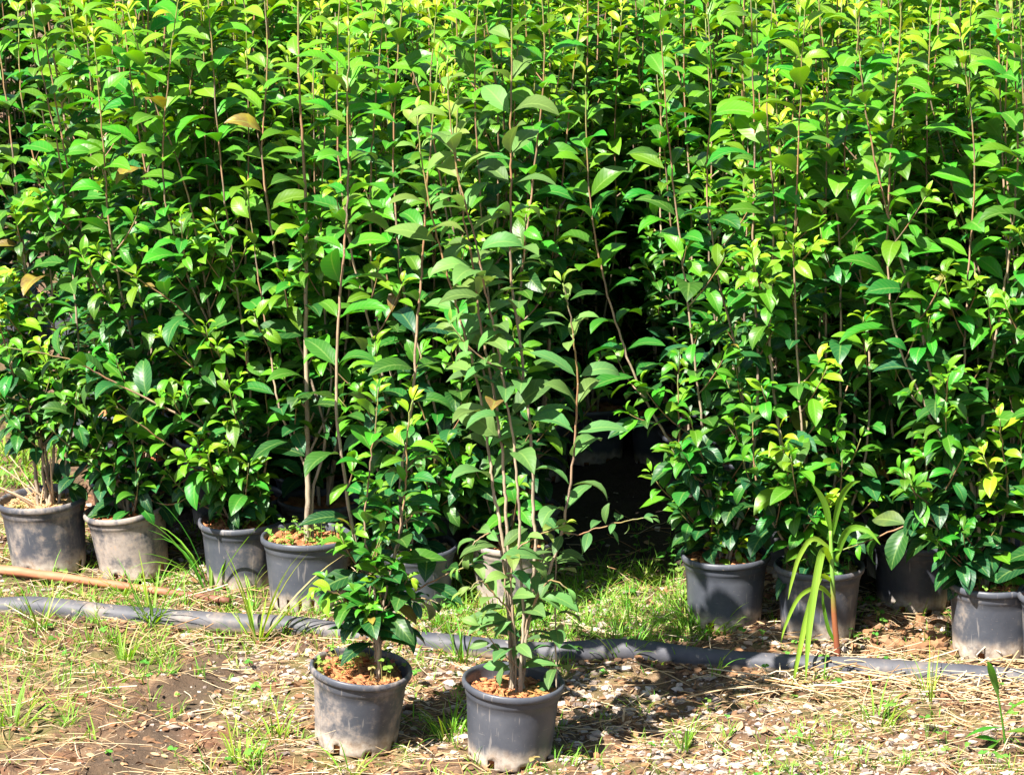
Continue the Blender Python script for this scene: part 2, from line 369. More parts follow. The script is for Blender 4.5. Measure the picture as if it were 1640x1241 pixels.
# ------------------------------------------------------------------ pots
POT_R, POT_H = .1, .16
def pot_parts(root, mat, soil_mat, tilt=(0, 0), s=1.0, slots=False, soil_z=.144, rng=None, litter=True, seed=0):
    rng = np.random.default_rng(seed)
    n = 72; th = np.arange(n) / n * 2 * math.pi
    prof = [(.079, 0), (.081, .004), (.0818, .012), (.0824, .020), (.0832, .030), (.085, .055), (.0872, .085), (.0893, .112), (.0905, .1275), (.0922, .1295), (.0935, .134), (.0945, .150)]
    prof = [(r * s, z * s) for r, z in prof]
    k = len(prof)
    wob = 1 + .016 * np.sin(2 * th + seed) + .008 * np.sin(3 * th + 2 * seed) + .003 * np.sin(7 * th + seed)
    def ring(r, z): return np.stack([r * wob * np.cos(th), r * wob * np.sin(th), np.full(n, z)], -1)
    mb = MB(); V = np.concatenate([ring(r, z) for r, z in prof] + [ring(r - .0025 * s, z) for r, z in prof])
    hole = np.zeros((k - 1, n), bool)
    if slots:
        for c in range(0, n, 4): hole[1:4, c] = True
    else:
        for c in range(3, n, 9): hole[0:3 if (c // 9) % 2 else 2, c:c + 2] = True
    Q = []
    off = k * n
    for i in range(k - 1):
        for j in range(n):
            if hole[i, j]:
                continue
            j2 = (j + 1) % n; a, b, c, d = i * n + j, i * n + j2, (i + 1) * n + j2, (i + 1) * n + j
            Q.append((a, b, c, d)); Q.append((off + d, off + c, off + b, off + a))
    for i in range(k - 1):
        for j in range(n):
            if not hole[i, j]: continue
            j2 = (j + 1) % n; a, b, c, d = i * n + j, i * n + j2, (i + 1) * n + j2, (i + 1) * n + j
            for p, q_, cond in ((a, b, i > 0 and not hole[i - 1, j]), (b, c, not hole[i, j2]), (c, d, not hole[min(i + 1, k - 2), j]), (d, a, not hole[i, j - 1])):
                if cond: Q.append((p, q_, off + q_, off + p))
    mb.add(V, Q)
    pot = mb.build("pot", mat, root); pot.rotation_euler = (tilt[0], tilt[1], 0)
    # rolled rim: a lip that overhangs the wall
    rp = [(.0946, .1465), (.0985, .1455), (.1005, .148), (.1012, .153), (.1002, .158), (.0975, .1602), (.0945, .159), (.0922, .155), (.0918, .140)]
    V = np.concatenate([ring(r * s * (1 + .0), z * s) for r, z in rp]); V[:, 2] += .0012 * np.sin(2 * np.tile(th, len(rp)) + seed * 1.7)
    Q = [(i * n + j, i * n + (j + 1) % n, (i + 1) * n + (j + 1) % n, (i + 1) * n + j) for i in range(len(rp) - 1) for j in range(n)]
    mb = MB(); mb.add(V, Q); mb.build("rim", mat, pot)
    # soil: lumpy disc on a plug
    nr = 26; rr = np.linspace(0, 1, nr)
    P = []
    for r in rr:
        x = r * .0905 * s * wob * np.cos(th) * .985; y = r * .0905 * s * wob * np.sin(th) * .985
        z = soil_z * s + (vnoise((x + 3) * 45, (y + 3) * 45, seed) - .5) * .020 + (vnoise((x + 3) * 140, (y + 3) * 140, seed + 1) - .5) * .010 - .004 * r
        P.append(np.stack([x, y, z], -1))
    P.append(np.stack([.076 * s * np.cos(th), .076 * s * np.sin(th), np.full(n, .004)], -1))
    P.append(np.zeros((n, 3)) + [0, 0, .004])
    Q = [(i * n + j, i * n + (j + 1) % n, (i + 1) * n + (j + 1) % n, (i + 1) * n + j) for i in range(len(P) - 1) for j in range(n)]
    Q = [q[::-1] for q in Q]
    mb = MB(); mb.add(np.concatenate(P), Q, None, (.45, 0, 0, 1))
    if litter:
        for _ in range(240):
            r = math.sqrt(rng.random()) * .084 * s; a = rng.random() * 6.28
            add_stone(mb, np.array([r * math.cos(a), r * math.sin(a), soil_z * s + rng.random() * .004]), .0015 + .0055 * rng.random() ** 2, rng, rng.random())
        for _ in range(26):
            r = math.sqrt(rng.random()) * .07 * s; a = rng.random() * 6.28; b = rng.random() * 6.28; L = .01 + .03 * rng.random()
            p = np.array([r * math.cos(a), r * math.sin(a), soil_z * s + .006])
            d = np.array([math.cos(b), math.sin(b), rng.normal() * .3]) * L / 2
            tube(mb, [p - d, p, p + d], .0006 + .0007 * rng.random(), 4, (1.0, 0, 0, 1))
    so_ = mb.build("soil", soil_mat, root); so_.rotation_euler = (tilt[0], tilt[1], 0)
    return pot

ICO = None
def _ico():
    t = (1 + 5 ** .5) / 2
    V = np.array([(-1, t, 0), (1, t, 0), (-1, -t, 0), (1, -t, 0), (0, -1, t), (0, 1, t), (0, -1, -t), (0, 1, -t), (t, 0, -1), (t, 0, 1), (-t, 0, -1), (-t, 0, 1)], float)
    V /= np.linalg.norm(V[0])
    F = np.array([(0, 11, 5), (0, 5, 1), (0, 1, 7), (0, 7, 10), (0, 10, 11), (1, 5, 9), (5, 11, 4), (11, 10, 2), (10, 7, 6), (7, 1, 8), (3, 9, 4), (3, 4, 2), (3, 2, 6), (3, 6, 8), (3, 8, 9), (4, 9, 5), (2, 4, 11), (6, 2, 10), (8, 6, 7), (9, 8, 1)])
    return V, F
def add_stone(mb, p, r, rng, shade):
    global ICO
    if ICO is None: ICO = _ico()
    V, F = ICO
    A = np.linalg.qr(rng.normal(size=(3, 3)))[0]
    sc = np.array([1.25, .95, .7]) * (.8 + .4 * rng.random(3))
    W = (V * (1 + .30 * rng.normal(size=(12, 1))).clip(.5, 1.5)) @ A * sc
    mb.add(p + W * r, None, F, (shade, 0, 0, 1))

# ------------------------------------------------------------------ shoots with opposite leaves
UP = np.array([0, 0, 1.0])
def perp(t, rng=None, az=None):
    t = norm(t); a = np.cross(t, [0, 1, 0.01]); a = norm(a); b = np.cross(t, a)
    return a, b
def leaf_at(p, t, o, rng, L, age, z, droop, photo=.5, wr=.44, el=None):
    """one leaf: leaves the shoot outwards, arches over, turns its face to the light"""
    if el is None: el = R(rng.uniform(34, 66)) * (1 - droop) + R(rng.uniform(-12, 22)) * droop
    d = norm(o * math.cos(el) + norm(t) * math.sin(el) + rng.normal(size=3) * .10)
    U = norm(UP * (1 - photo) + SUN * photo + rng.normal(size=3) * .22 + .25 * norm(t))
    curl = rng.uniform(.75, 1.9) * (1 - .35 * droop)
    fold = rng.uniform(.22, .62)
    L = L * rng.uniform(.66, 1.20)
    return (p + d * .006, d, U, L, L * wr * rng.uniform(.88, 1.14), curl, fold, rng.random(), age)

def add_shoot(bmb, leaves, P, r0, r1, rng, start, node, L, age0, age1, droop0=.7, droop1=.0, twig=0.0, twig_len=(.08, .25), twig_to=.58, front=.55, depth=0, wr=.44, photo=.5, tipyoung=.35, wood0=0.0):
    """P: polyline; leaves in crossed pairs from length 'start' on"""
    P = np.asarray(P, float); seg = np.linalg.norm(np.diff(P, axis=0), axis=1); s = np.concatenate([[0], np.cumsum(seg)]); tot = s[-1]
    f = s / tot
    rad = r0 + (r1 - r0) * f ** .8
    C = np.zeros((len(P), 4)); C[:, 0] = rng.random(); C[:, 1] = np.clip(wood0 + (1 - wood0) * f ** 1.1, 0, 1); C[:, 3] = 1
    # nodes are a little thicker than the wood between them
    tube(bmb, P, rad, 7 if depth == 0 else 5, C)
    phi = rng.random() * math.pi; x = start
    while x < tot - .004:
        g = x / tot
        p = np.array([np.interp(x, s, P[:, i]) for i in range(3)])
        q = np.array([np.interp(min(x + .01, tot), s, P[:, i]) for i in range(3)]); q0 = np.array([np.interp(max(x - .01, 0), s, P[:, i]) for i in range(3)])
        t = norm(q - q0)
        a, b = perp(t)
        tip = max(0, 1 - (tot - x) / .16)
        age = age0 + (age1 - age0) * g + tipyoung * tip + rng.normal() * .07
        dr = droop0 + (droop1 - droop0) * g
        size = L * (1 - (.62 if depth == 0 else .42) * tip) * (.86 + .14 * math.sin(g * 3.1))
        for sgn in (1, -1):
            o = (a * math.cos(phi) + b * math.sin(phi)) * sgn
            if rng.random() < .06: continue
            el = R(rng.uniform(50, 75)) if tip > .75 else None
            leaves.append(leaf_at(p, t, o, rng, size, min(1, max(0, age)), p[2], dr, photo, wr, el))
            if depth == 0 and twig > 0 and g < twig_to and rng.random() < twig:
                TL = rng.uniform(*twig_len) * (1 - .4 * g)
                o2 = o.copy()
                if rng.random() < front: o2 = norm(o2 * .5 + np.array([rng.normal() * .8, -1, .1]))
                d0 = norm(o2 * .8 + t * .65); d1 = norm(o2 * .35 + UP * rng.uniform(.2, 1.0) + t * .2)
                m = 7; pts = [p]
                for i in range(m): pts.append(pts[-1] + norm(d0 * (1 - i / m) + d1 * i / m) * TL / m)
                add_shoot(bmb, leaves, pts, min(.0028, r0 * .5), .0011, rng, .025, node * .72, L * .80, age - .05, age + .12, droop0 * .8, .1, depth=1, wr=wr, photo=photo, tipyoung=.26, wood0=.45)
        phi += math.pi / 2 + rng.normal() * .28
        x += node * rng.uniform(.72, 1.25) * (1 - .55 * tip)
    # closing pair of tiny leaves at the tip
    t = norm(P[-1] - P[-2]); a, b = perp(t)
    for sgn in (1, -1):
        leaves.append(leaf_at(P[-1], t, sgn * a, rng, L * .34, min(1, age1 + tipyoung + .1), P[-1][2], 0, photo, wr * .8, R(72)))

SHRUB_PARTS = []
def stem_part(root, origin, P, rng, leafmat=None, **kw):
    b, lv = MB(), []
    add_shoot(b, lv, P, kw.pop('r0'), kw.pop('r1'), rng, **kw)
    st = b.build("stem", BARK, root, origin=origin)
    f = MB(); add_leaves(f, lv); f.build("foliage", leafmat or LEAF, st, origin=origin)
    return st

def clover_patch(mb, rng, pts, z, size=.008, age=.3):
    lv = []
    for x, y in pts:
        h = rng.uniform(.006, .045); zz = (z(x, y) if callable(z) else z); top = np.array([x + rng.normal() * .008, y + rng.normal() * .008, zz + h])
        tube(mb, [[x, y, zz - .004], (np.array([x, y, zz]) + top) / 2 + rng.normal(size=3) * .002, top], .0006, 4, (.5, min(1, age + .1), 1, .5), cap=False)
        ph = rng.random() * 6.28; a_ = min(1, max(0, age + rng.normal() * .22)); s_ = size * rng.uniform(.8, 1.5)
        for i in range(3):
            a = ph + i * 2.094; d = np.array([math.cos(a), math.sin(a), rng.uniform(-.2, .6)])
            lv.append((top, d, UP + SUN * .5 + rng.normal(size=3) * .35, s_ * 1.5, s_ * 1.5, rng.uniform(.2, 1.0), rng.uniform(.2, .6), rng.random(), a_))
    add_leaves(mb, lv)

ROW = []                                            # front shrubs, for keeping other rows clear
GROUP_ROW = "potted shrubs along the front row"
def shrub(name_label, base_px, stems, pot='mid', tilt=(0, 0), s=1.0, soil=SOIL, slots=False, seed=1, soil_z=.144, group=GROUP_ROW, leafmat=None, depth_span=.14, L=.105, node=.057, twig=.32, start=.05, droop0=.7, wr=.44, thick=1.0, gen=None):
    rng = np.random.default_rng(seed)
    B = on_ground(*base_px); B[2] = 0
    root = empty("potted_shrub", B, name_label, "potted shrub", group)
    pot_parts(root, POT[pot], soil, tilt, s, slots, soil_z, seed=seed)
    ROW.append((B, root))
    for i, st in enumerate(stems):
        opt = {}
        if isinstance(st, tuple): st, opt = st
        dy0 = opt.pop('dy0', rng.uniform(-.02, .02)); dy1 = opt.pop('dy1', rng.uniform(-.6, .5) * depth_span)
        m = len(st); pts = []
        for j, (x, y) in enumerate(st):
            pts.append(on_depth(x, y, B[1] + dy0 + (dy1 - dy0) * j / max(1, m - 1)))
        # the foot goes down into the soil
        foot = pts[0].copy(); foot[2] = soil_z * s - .02
        if pts[0][2] > foot[2] + .03: pts = [foot] + pts
        else: pts[0] = foot
        P = spline(pts, max(10, 7 * len(pts))) + rng.normal(size=(max(10, 7 * len(pts)), 3)) * .0009
        top = P[-1][2]
        kw = dict(r0=opt.pop('r0', rng.uniform(.0034, .0048) * thick), r1=opt.pop('r1', .0013), start=opt.pop('start', start), node=opt.pop('node', node), L=opt.pop('L', L),
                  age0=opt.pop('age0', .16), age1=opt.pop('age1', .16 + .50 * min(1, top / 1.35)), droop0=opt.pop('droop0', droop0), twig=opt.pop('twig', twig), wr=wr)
        kw.update(opt)
        stem_part(root, B, P, rng, leafmat, **kw)
    return root, B, rng

S = shrub
A, bA, _ = S("potted shrub with dry cut stalks in its grey pot, at the row's left end", (80, 907), [
    ([(95, 800), (112, 700), (125, 560), (112, 400), (95, 250), (62, 90), (40, -60)], dict(start=.07, twig=.6)),
    ([(75, 800), (66, 690), (50, 520), (30, 330), (5, 120), (-20, -40)], dict(start=.18, dy1=.12, twig=.5)),
    ([(60, 800), (50, 700), (20, 600), (-30, 480)], dict(start=.2, twig=.3, L=.06, dy1=.1)),
    ([(65, 800), (48, 690), (30, 590), (18, 520), (12, 450)], dict(start=.2, twig=.8, twig_to=.95, twig_len=(.06, .16), node=.045, dy1=.08)),
    ([(75, 800), (62, 700), (52, 600), (50, 520)], dict(start=.16, twig=.7, twig_to=.95, node=.05, dy1=.02)),
    ([(85, 800), (60, 700), (25, 610), (0, 520), (-10, 430)], dict(start=.16, twig=.7, dy1=-.05)),
    ([(85, 800), (70, 690), (55, 580), (45, 470), (30, 380)], dict(start=.18, twig=.6, dy1=.05)),
    ([(80, 800), (90, 660), (85, 500), (70, 330), (35, 160), (30, 20)], dict(start=.3, dy1=.1))],
    pot='weather', tilt=(0, R(-4)), s=1.08, soil=SOIL_MOSS, seed=11)
Bp, bB, _ = S("leaning potted shrub in a mud-stained pale pot, second from the left in the row", (217, 915), [
    [(205, 815), (200, 740), (178, 600), (150, 450), (122, 330), (92, 180), (72, 50), (60, -70)],
    [(210, 815), (235, 650), (262, 430), (238, 300), (216, 170), (200, 50), (192, -60)],
    [(215, 815), (240, 700), (215, 560), (180, 400), (165, 230), (150, 60)],
    ([(200, 815), (160, 740), (120, 690), (85, 670)], dict(start=.03, twig=.5, L=.075)),
    ([(215, 815), (250, 740), (262, 680), (255, 620)], dict(start=.05, twig=.5)),
    ([(200, 815), (185, 770), (150, 735), (130, 720)], dict(start=.02, twig=.6, L=.085, dy1=-.08, droop0=1)),
    ([(225, 815), (252, 785), (268, 740)], dict(start=.02, twig=.5, L=.085, dy1=-.08, droop0=1)),
    ([(195, 810), (150, 700), (120, 600), (100, 500)], dict(start=.1, twig=.6, dy1=.1))],
    pot='dirty', tilt=(0, R(-7)), s=.99, soil=SOIL, seed=12, start=.02)
Cp, bC, _ = S("potted shrub in a brown dusty pot, overlapped by the pot with a thick trunk", (388, 934), [
    ([(385, 830), (372, 750), (330, 690), (182, 612), (108, 575), (5, 556)], dict(twig=.35, dy1=-.16, droop0=.4)),
    ([(390, 830), (392, 700), (362, 590), (300, 505), (240, 460), (168, 415)], dict(dy1=-.12, twig=.4)),
    [(385, 830), (402, 640), (378, 450), (352, 250), (338, 60), (330, -60)],
    [(390, 830), (352, 600), (322, 420), (292, 280), (242, 150), (205, 20)],
    ([(380, 830), (342, 760), (255, 702), (188, 652)], dict(dy1=-.13, age1=.75, droop0=.3)),
    ([(390, 835), (420, 770), (430, 700), (425, 620)], dict(twig=.5)),
    ([(380, 835), (350, 800), (330, 765)], dict(twig=.4, L=.07)),
    [(395, 830), (372, 620), (300, 440), (262, 300), (270, 120), (290, -30)]],
    pot='mid', s=.98, soil=SOIL, seed=13)
Dp, bD, _ = S("tall potted shrub with one thick pale trunk in a black pot with slotted base", (493, 965), [
    ([(490, 862), (493, 780), (492, 690), (490, 540), (491, 400), (487, 270), (479, 130), (477, -60)], dict(r0=.0072, r1=.0018, start=.22, dy0=-.015, dy1=.0, twig=.15)),
    ([(500, 790), (520, 690), (470, 520), (440, 400), (420, 250), (428, 100), (420, -50)], dict(r0=.004, start=.30, dy1=.10, twig=.2)),
    ([(492, 760), (450, 660), (432, 560), (410, 420), (396, 300)], dict(r0=.0035, start=.26, dy1=.06, twig=.2)),
    ([(494, 740), (530, 640), (520, 500), (515, 350), (520, 180), (512, 20)], dict(r0=.0035, start=.26, dy1=.09, twig=.2))],
    pot='clean', s=1.02, soil=SOIL, slots=True, seed=14)
Ep, bE, _ = S("potted shrub in a grey pot of pale crumbly soil, behind the left front pot", (664, 975), [
    [(668, 865), (652, 700), (602, 500), (592, 330), (602, 160), (622, -50)],
    [(660, 865), (702, 700), (644, 450), (630, 200), (652, -60)],
    [(655, 865), (622, 640), (562, 400), (540, 200), (546, -60)],
    ([(670, 865), (700, 790), (690, 700), (660, 620)], dict(twig=.6)),
    ([(660, 865), (620, 790), (590, 700), (580, 600)], dict(twig=.6)),
    [(668, 865), (720, 720), (735, 560), (720, 380), (690, 180), (700, 0)]],
    pot='clean', s=.97, soil=SOIL_PALE, seed=15, start=.04)
Fp, bF, _ = S("potted shrub whose pale dusty pot is nearly hidden behind the front plant's bare stems", (820, 968), [
    [(815, 880), (834, 700), (832, 500), (852, 300), (872, 100), (862, -60)],
    [(810, 880), (782, 640), (735, 420), (705, 250), (650, 80), (610, -60)],
    ([(805, 880), (770, 760), (740, 650), (730, 540), (735, 400)], dict(twig=.5)),
    [(812, 880), (790, 560), (770, 330), (760, 120), (770, -50)]],
    pot='dirty', s=.98, soil=SOIL, seed=16, start=.04)
Gp, bG, _ = S("potted shrub in a black pot with a low pale sprout, right of the dark gap", (1160, 994), [
    [(1150, 900), (1138, 780), (1118, 620), (1096, 440), (1076, 280), (1065, 150), (1056, 20), (1050, -60)],
    ([(1150, 900), (1128, 770), (1062, 690), (1012, 590), (976, 480), (950, 360), (940, 240), (938, 120)], dict(dy1=.02, twig=.38)),
    [(1160, 900), (1192, 750), (1186, 600), (1152, 450), (1132, 300), (1140, 140), (1130, -20)],
    ([(1155, 905), (1152, 880), (1150, 845)], dict(start=.01, node=.022, L=.06, age0=.65, age1=.75, twig=0, dy1=-.06)),
    ([(1172, 905), (1180, 880), (1190, 865)], dict(start=.01, node=.02, L=.055, age0=.5, age1=.6, twig=0, dy1=-.06)),
    [(1165, 900), (1212, 680), (1206, 400), (1208, 200), (1200, -60)],
    ([(1150, 890), (1112, 800), (1090, 720), (1085, 600)], dict(twig=.3)),
    ([(1160, 890), (1150, 800), (1160, 740), (1165, 660)], dict(twig=.6))],
    pot='clean', s=1.0, soil=SOIL, seed=17)
Hp, bH, _ = S("potted shrub in a black pot right behind the tall weed with hanging strap leaves", (1310, 1012), [
    [(1318, 912), (1336, 780), (1346, 640), (1346, 450), (1339, 320), (1322, 180), (1313, 30), (1310, -60)],
    [(1305, 912), (1290, 760), (1278, 600), (1272, 430), (1276, 300), (1282, 150), (1290, 0)],
    ([(1305, 915), (1285, 830), (1262, 760), (1250, 690)], dict(age0=.5, age1=.75, twig=.2, dy1=-.12, droop0=.3)),
    [(1315, 912), (1382, 750), (1392, 560), (1372, 400), (1352, 250), (1372, 90), (1380, -40)],
    ([(1318, 915), (1335, 860), (1345, 800), (1350, 720)], dict(twig=.6, dy1=-.08)),
    ([(1300, 915), (1240, 840), (1210, 760), (1205, 650)], dict(twig=.55)),
    [(1300, 912), (1250, 700), (1232, 520), (1240, 350), (1228, 150), (1240, -20)]],
    pot='mid', s=1.0, soil=SOIL_MOSS, seed=18, start=.03)
Ip, bI, _ = S("potted shrub in a shaded black pot set back, third pot from the right edge", (1462, 968), [
    [(1460, 890), (1462, 700), (1482, 450), (1484, 250), (1492, -20)],
    [(1455, 890), (1430, 700), (1420, 500), (1425, 300), (1440, 60)],
    ([(1465, 890), (1480, 800), (1470, 720), (1475, 620)], dict(twig=.6)),
    ([(1455, 890), (1420, 820), (1400, 760), (1395, 650)], dict(twig=.6))],
    pot='clean', s=1.0, soil=SOIL, seed=19, start=.03)
Jp, bJ, _ = S("potted shrub in a grey pot whose long side twig reaches left over a hollow", (1588, 1042), [
    [(1575, 935), (1562, 800), (1532, 730), (1502, 640), (1472, 520), (1442, 410), (1406, 280), (1382, 140), (1370, 10)],
    [(1580, 935), (1566, 840), (1577, 640), (1602, 500), (1620, 380), (1630, 240), (1622, 40), (1620, -60)],
    ([(1578, 935), (1612, 800), (1606, 720), (1600, 670)], dict(age0=.6, age1=.8, twig=.2, dy1=-.1)),
    ([(1572, 930), (1545, 890), (1480, 838), (1400, 862), (1350, 880)], dict(r0=.003, start=.08, dy1=-.05, twig=.12, droop0=.9)),
    [(1578, 935), (1522, 740), (1442, 560), (1422, 430), (1426, 250), (1440, 80), (1445, -40)],
    ([(1570, 935), (1520, 850), (1490, 790), (1480, 700)], dict(twig=.6)),
    ([(1582, 935), (1560, 780), (1545, 600), (1550, 450), (1560, 250), (1540, 60)], {})],
    pot='mid', s=1.02, soil=SOIL, seed=20, start=.04)
Kp, bK, _ = S("potted shrub with only a sliver of its pot in view at the right edge", (1705, 1066), [
    [(1695, 950), (1680, 700), (1655, 450), (1642, 250), (1632, -40)],
    [(1700, 950), (1715, 700), (1700, 400), (1690, 200), (1690, -40)],
    ([(1690, 950), (1650, 860), (1640, 790), (1635, 700)], dict(twig=.6))],
    pot='mid', s=1.03, soil=SOIL, seed=21)
GROUP_FRONT = "potted shrubs standing out in front of the pipe"
P1, b1, r1_ = S("potted shrub with a dense low tuft of leaves, left of two before the pipe", (570, 1186), [
    ([(602, 1045), (596, 980), (588, 930), (565, 850), (549, 740), (538, 630), (545, 480), (553, 380), (558, 280), (556, 160), (560, 50)], dict(r0=.0046, r1=.0015, start=.12, twig=.38, twig_to=.42, twig_len=(.05, .14), L=.10, node=.058, dy0=.01, dy1=.05)),
    ([(608, 1045), (612, 980), (616, 930), (640, 860), (643, 760), (660, 640), (668, 520), (676, 420), (682, 320), (690, 230), (702, 100)], dict(r0=.0044, r1=.0015, start=.12, twig=.42, twig_to=.42, twig_len=(.05, .14), L=.10, node=.056, dy0=.01, dy1=.06)),
    ([(604, 1015), (598, 930), (584, 850), (590, 770), (600, 690), (606, 620)], dict(r0=.003, start=.12, node=.042, L=.088, age0=.2, age1=.55, twig=.3, twig_len=(.04, .1), dy1=-.03)),
    ([(607, 1015), (622, 930), (640, 850), (650, 770), (652, 700), (660, 640)], dict(r0=.003, start=.12, node=.042, L=.088, age0=.2, age1=.6, twig=.3, twig_len=(.04, .1), dy1=-.03)),
    ([(602, 1015), (572, 968), (532, 948), (512, 942)], dict(r0=.0028, start=.09, node=.042, L=.098, age0=.22, age1=.55, twig=.0, dy1=-.07, droop0=.3)),
    ([(606, 1000), (635, 950), (648, 935), (655, 922)], dict(r0=.0028, start=.09, node=.040, L=.098, age0=.24, age1=.6, twig=.0, dy1=-.06, droop0=.4)),
    ([(606, 1015), (640, 965), (695, 930), (758, 902)], dict(r0=.0028, start=.08, node=.05, L=.10, age0=.12, age1=.16, twig=.1, dy1=-.02, droop0=.9, tipyoung=.1)),
    ([(604, 1020), (625, 975), (668, 958), (705, 965)], dict(r0=.0026, start=.10, node=.045, L=.096, age0=.1, age1=.12, twig=.1, dy1=-.05, droop0=1, tipyoung=.1)),
    ([(602, 1020), (592, 960), (600, 900), (612, 860)], dict(r0=.0028, start=.09, node=.045, L=.09, age0=.14, age1=.25, twig=.1, dy1=-.03))],
    pot='weather', tilt=(R(3), R(4.5)), s=1.0, soil=SOIL, seed=22, group=GROUP_FRONT, soil_z=.140)
P2, b2, r2_ = S("potted shrub with several long bare tan stems, right of two before the pipe", (815, 1211), [
    ([(818, 1085), (816, 1000), (805, 860), (793, 800), (785, 743), (773, 655), (752, 560), (738, 516), (722, 460), (700, 380), (680, 290), (668, 180)], dict(start=.44, dy1=.08)),
    ([(822, 1085), (820, 980), (811, 834), (807, 761), (798, 670), (782, 582), (767, 505), (760, 440), (742, 340), (730, 240), (735, 150)], dict(start=.52, dy1=.03)),
    ([(832, 1085), (838, 990), (832, 880), (831, 808), (822, 706), (807, 622), (796, 549), (778, 468), (760, 380), (735, 290), (722, 200), (716, 90)], dict(start=.50, dy1=.0)),
    ([(836, 1085), (842, 1000), (858, 880), (855, 827), (851, 706), (840, 607), (829, 523), (818, 440), (819, 300), (818, 200), (820, 60), (822, -60)], dict(start=.55, dy0=.02, dy1=.06, twig=.05)),
    ([(838, 1080), (848, 990), (890, 885), (910, 797), (921, 699), (924, 596), (913, 505), (902, 455)], dict(r0=.0040, start=.22, dy1=-.03, node=.06)),
    ([(892, 880), (930, 855), (985, 838), (1040, 828)], dict(r0=.002, r1=.001, start=.03, node=.035, L=.066, droop0=1, droop1=1, twig=0, age0=.25, age1=.3, tipyoung=.1)),
    ([(822, 1050), (818, 985), (790, 950), (770, 930), (750, 945)], dict(r0=.0026, start=.06, node=.055, L=.088, twig=.1, dy1=-.05, droop0=.8)),
    ([(826, 1050), (820, 900), (860, 860), (905, 840)], dict(r0=.0026, start=.12, node=.05, L=.085, twig=.15, dy1=-.04, droop0=.6, age1=.6)),
    ([(836, 1040), (850, 980), (880, 930), (920, 950)], dict(r0=.0026, start=.07, node=.055, L=.085, twig=.1, dy1=-.04, droop0=.8)),
    ([(820, 1060), (815, 1000), (800, 870), (770, 860), (735, 905)], dict(r0=.0024, start=.13, node=.055, L=.085, twig=.1, dy1=-.02, droop0=.8))],
    pot='clean', tilt=(R(1), R(3)), s=1.0, soil=SOIL, seed=23, group=GROUP_FRONT, soil_z=.134, leafmat=LEAF_OLIVE, L=.100, node=.062, twig=.02, droop0=.35, wr=.42)

def dry_stalks():                                   # cut dead stalks in the leftmost pot
    rng = np.random.default_rng(5); mb = MB()
    for _ in range(13):
        a = rng.normal(size=2) * .02; d = norm([rng.uniform(-1, .3), rng.uniform(-.5, .5), rng.uniform(.25, 1.2)]); Ln = rng.uniform(.06, .19)
        p = np.array([a[0] + .01, a[1], .14]); tube(mb, spline([p, p + d * Ln * .5 + rng.normal(size=3) * .006, p + d * Ln], 8), np.linspace(.0030, .0014, 8) * rng.uniform(.6, 1.2), 6, (rng.random(), 0, 0, 1))
    mb.build("dry_stalks", DRYWOOD, A)
dry_stalks()
for root, n_, ag, sd, zz in ((P1, 60, .70, 3, .140), (Cp, 26, .35, 4, .145), (Jp, 64, .4, 35, .145), (Dp, 48, .35, 26, .145), (Hp, 40, .35, 7, .145)):
    rng = np.random.default_rng(sd); mb = MB(); pts = []
    while len(pts) < n_:
        p = rng.uniform(-.085, .085, 2)
        if np.hypot(*p) < .085 and (root is not P1 or p[1] > -.045): pts.append(p)
    clover_patch(mb, rng, pts, zz, .0052, ag); mb.build("clover", CLOVER, root)

# ------------------------------------------------------------------ the packed block behind: copies of a few shrubs
GROUP_BLOCK = "tall potted shrubs packed in the block behind the front row"
LABEL_BLOCK = "tall leafy green shrub packed in the dense block behind the front row"
def proto(seed):
    rng = np.random.default_rng(100 + seed)
    root = empty("potted_shrub", (0, 0, 0), LABEL_BLOCK, "potted shrub", GROUP_BLOCK)
    pot_parts(root, POT['clean'], SOIL, s=1.0, seed=200 + seed, litter=False)
    for i in range(int(rng.integers(4, 7))):
        a = rng.random() * 6.28; H = rng.uniform(1.12, 1.66); lean = rng.uniform(.02, .20) * H; b = a + rng.normal() * .5
        p0 = np.array([.02 * math.cos(a), .02 * math.sin(a), .12]); m = np.array([lean * .5 * math.cos(a), lean * .5 * math.sin(a), H * .5]); e = np.array([lean * math.cos(b), lean * math.sin(b), H])
        P = spline([p0, (p0 + m) / 2 + rng.normal(size=3) * .012, m, (m + e) / 2 + rng.normal(size=3) * .012, e], 34)
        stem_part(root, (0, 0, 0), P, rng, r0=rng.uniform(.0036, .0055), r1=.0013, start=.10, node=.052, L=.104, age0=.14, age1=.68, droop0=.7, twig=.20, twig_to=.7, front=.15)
    return root
PROTOS = [proto(i) for i in range(8)]
def copy_tree(o, parent=None):
    c = o.copy(); COL.objects.link(c)
    if parent is not None: c.parent = parent
    for ch in list(o.children): copy_tree(ch, c)
    return c
